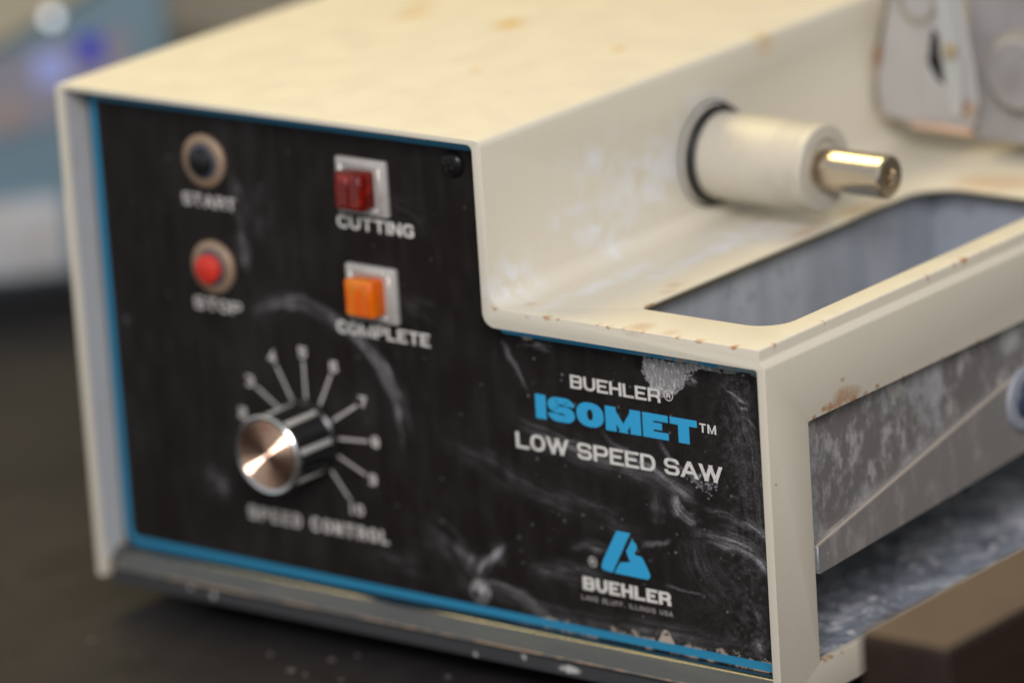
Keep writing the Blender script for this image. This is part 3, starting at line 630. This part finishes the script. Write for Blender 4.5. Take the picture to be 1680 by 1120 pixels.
lettering('ISOMET', 183.6, 246.0, 78.2, 7.9, blue, wt=.142, wide=1.85, gap=.09)
lettering('LOW SPEED SAW', 174.9, 254.6, 67.3, 5.3, white, wt=.088, wide=1.45, gap=.10, space=.40)
lettering('TM', 246.9, 253.2, 82.7, 2.9, white, wt=.088, wide=1.3, gap=.2)
lettering('BUEHLER', 198.0, 232.2, 24.3, 4.4, white, wt=.11, wide=1.5, gap=.11)
lettering('LAKE BLUFF, ILLINOIS USA', 197.2, 232.6, 20.9, 1.6, dim, wt=.085, wide=1.1, gap=.26)
lettering('CUTTING', 108.0, 139.3, 130.5, 4.3, white, wt=.095, wide=1.4, gap=.13)
lettering('COMPLETE', 104.6, 142.8, 95.4, 4.3, white, wt=.095, wide=1.4, gap=.13)
lettering('START', 42.8, 65.6, 130.4, 4.2, faded, wt=.095, wide=1.4, gap=.13)
lettering('STOP', 44.2, 64.6, 95.6, 4.2, faded, wt=.095, wide=1.4, gap=.13)
lettering('SPEED CONTROL', 60.6, 119.8, 26.4, 4.6, faded, wt=.11, wide=1.3, space=.5)
KX, KZ = 89.2, 58.6
DIAL = {'2': 172, '3': 147, '4': 118, '5': 90, '6': 63, '7': 32, '8': 4, '9': -23, '10': -51}
for s, deg in DIAL.items():
    a = math.radians(deg); r = 28.0 if s != '10' else 28.5
    wd = 3.3 if s != '10' else 6.2
    lettering(s, KX + r * math.cos(a) - wd / 2, KX + r * math.cos(a) + wd / 2, KZ + r * math.sin(a) - 1.9, 3.8, faded, wt=.12, wide=1.15)
for deg in (175, 147, 118, 90, 63, 32, 4, -23, -51):
    a = math.radians(deg); c, s_ = math.cos(a), math.sin(a); bm = bmesh.new()
    vs = [bm.verts.new(((KX + r * c - w * s_) / 1000, PY - .00006, (KZ + r * s_ + w * c) / 1000)) for r, w in ((12.5, -.45), (25.0 if deg != -51 else 24.5, -.45), (25.0 if deg != -51 else 24.5, .45), (12.5, .45))]
    bm.faces.new(vs); finish('dial_tick', bm, faded.m, panel)
def film(name, poly, mat, parent=None, y=PY - .00005):
    bm = bmesh.new(); bm.faces.new([bm.verts.new((u / 1000, y, v / 1000)) for u, v in poly]); 
    bm.normal_update(); bmesh.ops.triangulate(bm, faces=bm.faces[:]); return finish(name, bm, mat, parent or panel)
lg = film('triangle_logo', round_poly([(*p, .6 if i in (2, 4) else 0) for i, p in enumerate([(212.5, 45.85), (217.75, 45.85), (210.0, 31.75), (205.0, 31.75), (205.4, 34.0)][:3])] + [], 1)[:0] or LOGO_BAR, blue.m)
bm = bmesh.new(); bm.faces.new([bm.verts.new((u / 1000, PY - .00005, v / 1000)) for u, v in LOGO_BEE]); bm.normal_update(); bmesh.ops.triangulate(bm, faces=bm.faces[:]); bm2 = bmesh.new(); bm2.from_mesh(lg.data); merge(bm2, bm); bm2.to_mesh(lg.data); bm2.free()
def registered(c, r, mat):
    bm = bmesh.new(); n = 32; y = PY - .00006
    ri, ro = r * .84, r; A, B = [], []
    for k in range(n):
        th = 2 * math.pi * k / n
        A.append(bm.verts.new(((c[0] + ri * math.cos(th)) / 1000, y, (c[1] + ri * math.sin(th)) / 1000))); B.append(bm.verts.new(((c[0] + ro * math.cos(th)) / 1000, y, (c[1] + ro * math.sin(th)) / 1000)))
    for k in range(n): bm.faces.new((A[k], A[(k + 1) % n], B[(k + 1) % n], B[k]))
    text(bm, 'R', c[0] - r * .42, c[0] + r * .42, c[1] - r * .5, r, wt=.1, wide=1.1)
    finish('registered_mark', bm, mat.m, panel)
registered(REG1[0], 1.75, white); registered(REG2[0], 1.75, faded)
def ribbon(name, path, w, mat, closed=False):
    bm = bmesh.new(); P = path; n = len(P); A, B = [], []
    for i in range(n):
        p = np.array(P[i]); d = np.array(P[min(i + 1, n - 1)]) - np.array(P[max(i - 1, 0)]); d = d / np.hypot(*d); nn = np.array((-d[1], d[0])) * w / 2
        A.append(bm.verts.new(((p + nn)[0] / 1000, PY - .00004, (p + nn)[1] / 1000))); B.append(bm.verts.new(((p - nn)[0] / 1000, PY - .00004, (p - nn)[1] / 1000)))
    for i in range(n - 1): bm.faces.new((A[i], A[i + 1], B[i + 1], B[i]))
    return finish(name, bm, mat, panel)
left = [(168.0, 162.9), (90, 162.9), (12, 162.9)]
crn = round_poly([(8, 162.9, 0), (6.6, 162.9, 1.2), (6.6, 160, 0)], 6)[1:-1]
crn2 = round_poly([(6.6, 30, 0), (6.6, 10.6, 4), (30, 10.6, 0)], 8)[1:-1]
ribbon('border_stripe', left + crn + [(6.6, 155), (6.6, 90), (6.6, 30)] + crn2 + [(30, 10.6), (150, 10.6), (275.5, 10.6)], 2.7, border_blue.m)
ribbon('border_stripe', [(170.2, 112), (170.4, 107.6), (171.2, 106.0), (173, 105.0), (180, 104.9), (230, 104.9), (275.5, 104.9)], 1.7, blue_worn.m)

# panel screws
def screw(x, z, r, mat, washer=None):
    bm = bmesh.new(); lathe(bm, [(PY, r), (PY - .0006, r), (PY - .0016, r * .82), (PY - .0022, r * .5), (PY - .00235, .00001)], 'y', (x, 0, z), 28)
    s = finish('screw', bm, mat, saw, 50)
    bm = bmesh.new()
    for ang in (.5, .5 + math.pi / 2):
        t = bmesh.new(); box(t, -r * .5, r * .5, PY - .0026, PY - .0021, -r * .11, r * .11)
        t.transform(Matrix.Translation((x, 0, z)) @ Matrix.Rotation(ang, 4, 'Y')); merge(bm, t)
    finish('cross_slot', bm, black_matte.m, s)
    if washer: 
        bm = bmesh.new(); lathe(bm, [(PY - .0001, washer), (PY - .0005, washer), (PY - .0005, r * .9)], 'y', (x, 0, z), 28); finish('washer', bm, dusty_screw.m, s, 50)
screw(.1570, .1567, .0044, dark_screw.m)
screw(.1566, .0168, .0034, dusty_screw.m, .0042)

# push buttons
def button(x, z, mat, stick, r, label):
    bt = bpy.data.objects.new('push_button', None); link(bt, saw); bt['label'] = label; bt.empty_display_size = .005
    bm = bmesh.new(); lathe(bm, [(PY, .0088), (PY - .0012, .0088), (PY - .0018, .0080), (PY - .0018, .0060), (PY - .0008, .0058)], 'y', (x, 0, z), 40); finish('nut', bm, copper.m, bt, 40)
    bm = bmesh.new(); lathe(bm, [(PY - .0006, .0059), (PY - .0022, .0058), (PY - .0024, .0048), (PY - .001, .0047)], 'y', (x, 0, z), 40); finish('bushing', bm, bush.m, bt, 40)
    bm = bmesh.new(); lathe(bm, [(PY, r), (PY - stick + .0006, r), (PY - stick, r - .0007), (PY - stick - .0002, .00001)], 'y', (x, 0, z), 40); finish('button_cap', bm, mat, bt, 40)
button(.0541, .1462, black_plastic.m, .0040, .0046, 'black start push button in a copper nut')
button(.0545, .1108, red_button.m, .0052, .0047, 'red stop push button in a copper nut')

# indicator lamps
def indicator(x, z, mat, label):
    il = bpy.data.objects.new('indicator_lamp', None); link(il, saw); il['label'] = label; il.empty_display_size = .005
    bm = bmesh.new(); box(bm, x - .0102, x + .0102, PY - .0022, PY, z - .0092, z + .0092, .0008, 2); bz = finish('bezel', bm, bezel_m.m, il, 40)
    bm = bmesh.new()
    for a in (-1, 1): box(bm, x + a * .0078 - .0006, x + a * .0078 + .0006, PY - .0030, PY - .0021, z - .0072, z + .0072, .0003, 1)
    for a in (-1, 1): box(bm, x - .0068, x + .0068, PY - .0030, PY - .0021, z + a * .0072 - .0006, z + a * .0072 + .0006, .0003, 1)
    finish('bezel_rim', bm, bezel_m.m, il, 40)
    bm = bmesh.new(); box(bm, x - .0058, x + .0058, PY - .0085, PY - .0021, z - .0060, z + .0060, .0009, 3); 
    for k in range(2): box(bm, x - .0046 + k * .0050, x - .0046 + k * .0050 + .0042, PY - .00865, PY - .0084, z - .0048, z + .0048, .0002, 1)
    ln = finish('lens', bm, mat, il, 40)
    bm = bmesh.new(); lathe(bm, [(PY - .0024, .0026), (PY - .0052, .0026), (PY - .0068, .0016), (PY - .0071, .0001)], 'y', (x, 0, z), 20); finish('bulb', bm, lens_back.m, il, 50)
indicator(.1206, .1454, red_lens.m, 'dark red square indicator lamp')
indicator(.1216, .1106, amber_lens.m, 'bright orange square indicator lamp')

# speed knob
kn = bpy.data.objects.new('speed_knob', None); link(kn, saw); kn['label'] = 'black knob with turned metal cap'; kn.empty_display_size = .01
kx, kz = KX / 1000, .0580
bm = bmesh.new()
n = 96; prof = [(PY - .0005, 1.06), (PY - .002, 1.06), (PY - .0028, 1.0), (PY - .0185, .96)]
lathe(bm, [(a, .0122 * r) for a, r in prof], 'y', (kx, 0, kz), n)
finish('knob_body', bm, black_plastic.m, kn, 30)
for deg in (8, 58, 108, 158, 208, 258, 308):
    a = math.radians(deg); bm = bmesh.new()
    t = bmesh.new(); box(t, .0113, .01245, PY - .0185, PY - .003, -.0010, .0010, .0003, 1); t.transform(Matrix.Translation((kx, 0, kz)) @ Matrix.Rotation(-a, 4, 'Y')); merge(bm, t)
    finish('bright_line', bm, line_m.m, kn, 40)
bm = bmesh.new(); lathe(bm, [(PY - .0182, .0118), (PY - .0190, .0130), (PY - .0206, .0132), (PY - .0212, .0126), (PY - .0209, .0120)], 'y', (kx, 0, kz), 72); finish('knob_flange', bm, chrome.m, kn, 30)
bm = bmesh.new(); lathe(bm, [(PY - .0185, .0124), (PY - .0206, .0124), (PY - .0206, .0001)], 'y', (kx, 0, kz), 48); finish('cap_seat', bm, black_matte.m, kn, 40)
cp = [(PY - .0200, .0113), (PY - .0209, .0113)]          # concentric turning grooves
for k in range(28 * 8): cp.append((PY - .0210 - .00009 * math.sin(k * math.pi / 4), .0112 - k * .00005))
bm = bmesh.new(); lathe(bm, cp, 'y', (0, 0, 0), 96); o = finish('knob_cap', bm, turned.m, kn, 180); o.location = (kx, 0, kz)

# spindle
AY, AZ = .1165, .1362
sp = bpy.data.objects.new('spindle', None); link(sp, saw); sp.empty_display_size = .01
def wash(prof, name, mat, sm=30):
    bm = bmesh.new(); lathe(bm, prof, 'x', (0, AY, AZ), 72); return finish(name, bm, mat, sp, sm)
wash([(X1 - .006, .0168), (X1 - .0001, .0168), (X1 + .0003, .0164), (X1 + .0003, .0138)], 'seal_face', cream.m, 50)
wash([(X1 - .0003, .0168), (X1 + .0004, .0169), (X1 + .0005, .0171), (X1 + .0004, .0174), (X1 - .0003, .0175)], 'seal_rim', teal_m.m, 60)
wash([(X1 + .0011, .0139), (X1 + .0011, .0156), (X1 + .0018, .0163), (X1 + .0032, .0164), (X1 + .0040, .0157), (X1 + .0041, .0139)], 'rubber_ring', black_matte.m, 60)
hp = [(X1 - .004, .0138), (X1 + .006, .0141)]
for k in range(5): hp += [(.2085 + k * .0021, .0141), (.2088 + k * .0021, .01385), (.2091 + k * .0021, .0141)]
hp += [(.2207, .0141), (.2213, .0136), (.2214, .0098), (.2200, .0092), (.2200, .0070)]
wash(hp, 'hub', hub_m.m, 30)
wash([(.2190, .0064), (.2240, .0064), (.2243, .0069), (.2458, .0070), (.2465, .0063), (.2465, .0027), (.2445, .0020), (.2400, .0018), (.2398, .0001)], 'shaft', shaft_m.m, 30)

# sample arm bracket at the back, on the body's side wall
ar = bpy.data.objects.new('sample_arm', None); link(ar, saw); ar.empty_display_size = .01
AYY = .207
arm_edge = [(.1905, .186), (.1850, .1680), (.1820, .1570), (.1799, .1470), (.1784, .1370), (.1788, .1310), (.1810, .1278), (.1860, .1264), (.1940, .1260)]
bm = bmesh.new(); prism(bm, arm_edge + [(.2050, .1259), (.2150, .1262), (.2178, .1290), (.2192, .1360), (.2180, .1480), (.2150, .1640), (.2110, .1780), (.2085, .186)], 'y', AYY, AYY + .0013)
c = bmesh.new(); prism(c, [(0.2019, 0.1593), (0.2054, 0.1571), (0.2042, 0.1512), (0.2092, 0.1429), (0.2071, 0.1396), (0.2027, 0.1419), (0.1994, 0.1475)], 'y', AYY - .01, AYY + .01)
bk = boolean(bm, [c], 'bracket_plate', guard_m.m, .0006, ar)
bm = bmesh.new(); prism(bm, round_poly([(.1985, .163, .001), (.2085, .163, .001), (.2085, .136, .001), (.1985, .136, .001)], 3), 'y', AYY + .0015, AYY + .0025); finish('slot_backing', bm, black_matte.m, ar)
bm = bmesh.new(); tube(bm, [(u - .0002, AYY + .0002, v) for u, v in arm_edge], .0010, 8); finish('edge_wire', bm, wire_m.m, ar, 60)
bm = bmesh.new(); tube(bm, [(.1795, AYY - .0003, .1455), (.1799, AYY - .0003, .1475), (.1808, AYY - .0003, .1515)], .0014, 8); finish('rust_patch', bm, rust_m.m, ar, 60)
bm = bmesh.new(); tube(bm, [(.1940, AYY - .001, .1261), (.2170, AYY - .001, .1257)], .0013, 10); finish('copper_rod', bm, cop_rod.m, ar, 60)
bm = bmesh.new(); lathe(bm, [(AYY + .0005, .0078), (AYY - .0016, .0078), (AYY - .0020, .0072), (AYY - .0016, .0064), (AYY + .0005, .0062)], 'y', (.1970, 0, .1690), 32); finish('clamp_ring', bm, rim_m.m, ar, 40)
bm = bmesh.new(); prism(bm, round_poly([(.2090, .1315, .002), (.2140, .1300, .002), (.2150, .150, .004), (.2085, .186, .002), (.2040, .186, .002), (.2062, .158, .003)], 5), 'y', AYY - .0022, AYY - .0003)
finish('clamp_strap', bm, strap_m.m, ar, 40)
bm = bmesh.new(); lathe(bm, [(AYY + .0004, .0028), (AYY - .0016, .0026), (AYY - .002, .0001)], 'y', (.2112, -.0022, .1535), 20); finish('arm_screw', bm, dim_brass.m, ar, 40)
bm = bmesh.new(); lathe(bm, [(AYY + .0004, .0030), (AYY - .0016, .0026), (AYY - .002, .0001)], 'y', (.2160, 0, .1335), 20); finish('arm_screw', bm, rust_m.m, ar, 40)
bm = bmesh.new(); prism(bm, round_poly([(.2130, .122, .003), (.290, .122, .003), (.290, .19, .004), (.2130, .19, .004)], 4), 'y', AYY + .006, AYY + .03); finish('arm_body', bm, dull_m.m, ar, 40)
bm = bmesh.new(); lathe(bm, [(AYY + .006, .0125), (AYY + .001, .0125), (AYY - .0005, .0110), (AYY - .0005, .0001)], 'y', (.2345, 0, .1470), 40); finish('weight', bm, dull_m.m, ar, 40)
bm = bmesh.new(); lathe(bm, [(AYY + .006, .0135), (AYY + .0045, .0140), (AYY + .004, .0128)], 'y', (.2345, 0, .1470), 40); finish('weight_ring', bm, rim_m.m, ar, 40)

# loose chips on the floor of the base
bm = bmesh.new(); rr = random.Random(3)
for i in range(170):
    x, y = rr.uniform(.20, .2755), rr.uniform(.02, .20); s = rr.choice((.0005, .0007, .001, .0014, .002))
    t = bmesh.new(); bmesh.ops.create_icosphere(t, subdivisions=1, radius=s)
    for v in t.verts: v.co *= rr.uniform(.6, 1.35)
    merge(bm, t, Matrix.Translation((x, y, .0086 + s * .3)) @ Matrix.Rotation(rr.uniform(0, 6), 4, 'Z') @ Matrix.Diagonal((1.5, 1, .7, 1)))
o = finish('cutting_chips', bm, chip_m.m, saw, 60); o['kind'] = 'stuff'

# ------------------------------------------------------------------ coolant tank standing in the base
tank = empty('coolant_tank', 'dusty grey metal coolant tank inside the side opening of the saw', 'tank', (.247, .10, .0445))
tk = bpy.data.objects
def tloc(o): o.location = tuple(-c for c in tank.location); return o
ix0, ix1, iy0, iy1, zt = .2140, .2755, .0165, .186, .1118
def zb(y): return .0425 + (y - .0253) * .058        # the floor falls towards the front
bm = bmesh.new()
def sheet(quad, th):
    vs = [bm.verts.new(q) for q in quad]; f = bm.faces.new(vs); n = f.normal if f.normal.length else None
    bm.normal_update(); n = f.normal.copy()
    ws = [bm.verts.new(Vector(q) - n * th) for q in quad]; bm.faces.new(ws[::-1])
    for i in range(4): bm.faces.new((vs[i], vs[(i + 1) % 4], ws[(i + 1) % 4], ws[i]))
sheet([(ix1, iy0, zb(iy0)), (ix1, iy1, zb(iy1)), (ix1, iy1, zt), (ix1, iy0, zt)], .001)
tloc(finish('outer_wall', bm, tank_m.m, tank))
bm = bmesh.new()
sheet([(ix0, iy1, zb(iy1)), (ix0, iy0, zb(iy0)), (ix0, iy0, zt), (ix0, iy1, zt)], .001)
sheet([(ix1 - .001, iy1, zb(iy1)), (ix0, iy1, zb(iy1)), (ix0, iy1, zt), (ix1 - .001, iy1, zt)], .001)
sheet([(ix0 + .001, iy0, zb(iy0)), (ix1 - .001, iy0, zb(iy0)), (ix1 - .001, iy0, zt), (ix0 + .001, iy0, zt)], .001)
sheet([(ix0 + .001, iy0 + .001, zb(iy0) + .0), (ix1 - .001, iy0 + .001, zb(iy0)), (ix1 - .001, iy1 - .001, zb(iy1)), (ix0 + .001, iy1 - .001, zb(iy1))], .001)
tloc(finish('inner_walls', bm, pan_in.m, tank))
# folded strip along the lower edge, deeper towards the back
bm = bmesh.new()
ys = [.0245, .06, .10, .142, .186]
def st(y): return .0474 + (y - .028) * .2085
x0, x1 = ix1 + .0001, ix1 + .0030
pr = []
for y in ys:
    zl, zu = .0378 + (y - .0253) * .0548, st(y)
    pr.append([bm.verts.new((x0, y, zl)), bm.verts.new((x1, y, zl)), bm.verts.new((x1 - .0004, y, zu - .0006)), bm.verts.new((x1 - .0012, y, zu)), bm.verts.new((x0, y, zu))])
for i in range(len(ys) - 1):
    for k in range(5): bm.faces.new((pr[i][k], pr[i][(k + 1) % 5], pr[i + 1][(k + 1) % 5], pr[i + 1][k]))
bm.faces.new(pr[0]); bm.faces.new(pr[-1][::-1])
bmesh.ops.bevel(bm, geom=[e for e in bm.edges if len(e.link_faces) == 2 and e.calc_face_angle(0) > .6], offset=.0004, segments=2, affect='EDGES')
fs = tloc(finish('folded_strip', bm, strip_m.m, tank, 40))
bm = bmesh.new(); tube(bm, [(x1 - .0008, y, st(y) - .0002) for y in ys], .00035, 6); finish('lit_fold_line', bm, fold_m.m, fs, 60)  # pale line painting the lit top edge of the strip
bm = bmesh.new(); box(bm, x0 + .0002, x1 + .0003, .0238, .0246, .0380, .0468, .0003, 1); finish('zinc_end', bm, zinc_m.m, fs, 40)
bm = bmesh.new(); box(bm, ix1 + .0001, ix1 + .0006, .0212, .0232, .0475, .0868, .0002, 1); tloc(finish('zinc_edge', bm, zinc_m.m, tank, 40))
bm = bmesh.new(); lathe(bm, [(x1, .0105), (x1 + .0012, .0100), (x1 + .0014, .0066), (x1 + .0006, .0064), (x1 + .0004, .0001)], 'x', (0, .1395, .0615), 40); dr = tloc(finish('drain_cap', bm, sticker_w.m, tank, 50))
bm = bmesh.new(); lathe(bm, [(x1 + .0008, .0062), (x1 + .0024, .0056), (x1 + .0026, .0001)], 'x', (0, .1395, .0615), 32); finish('cap_centre', bm, sticker_b.m, dr, 50)
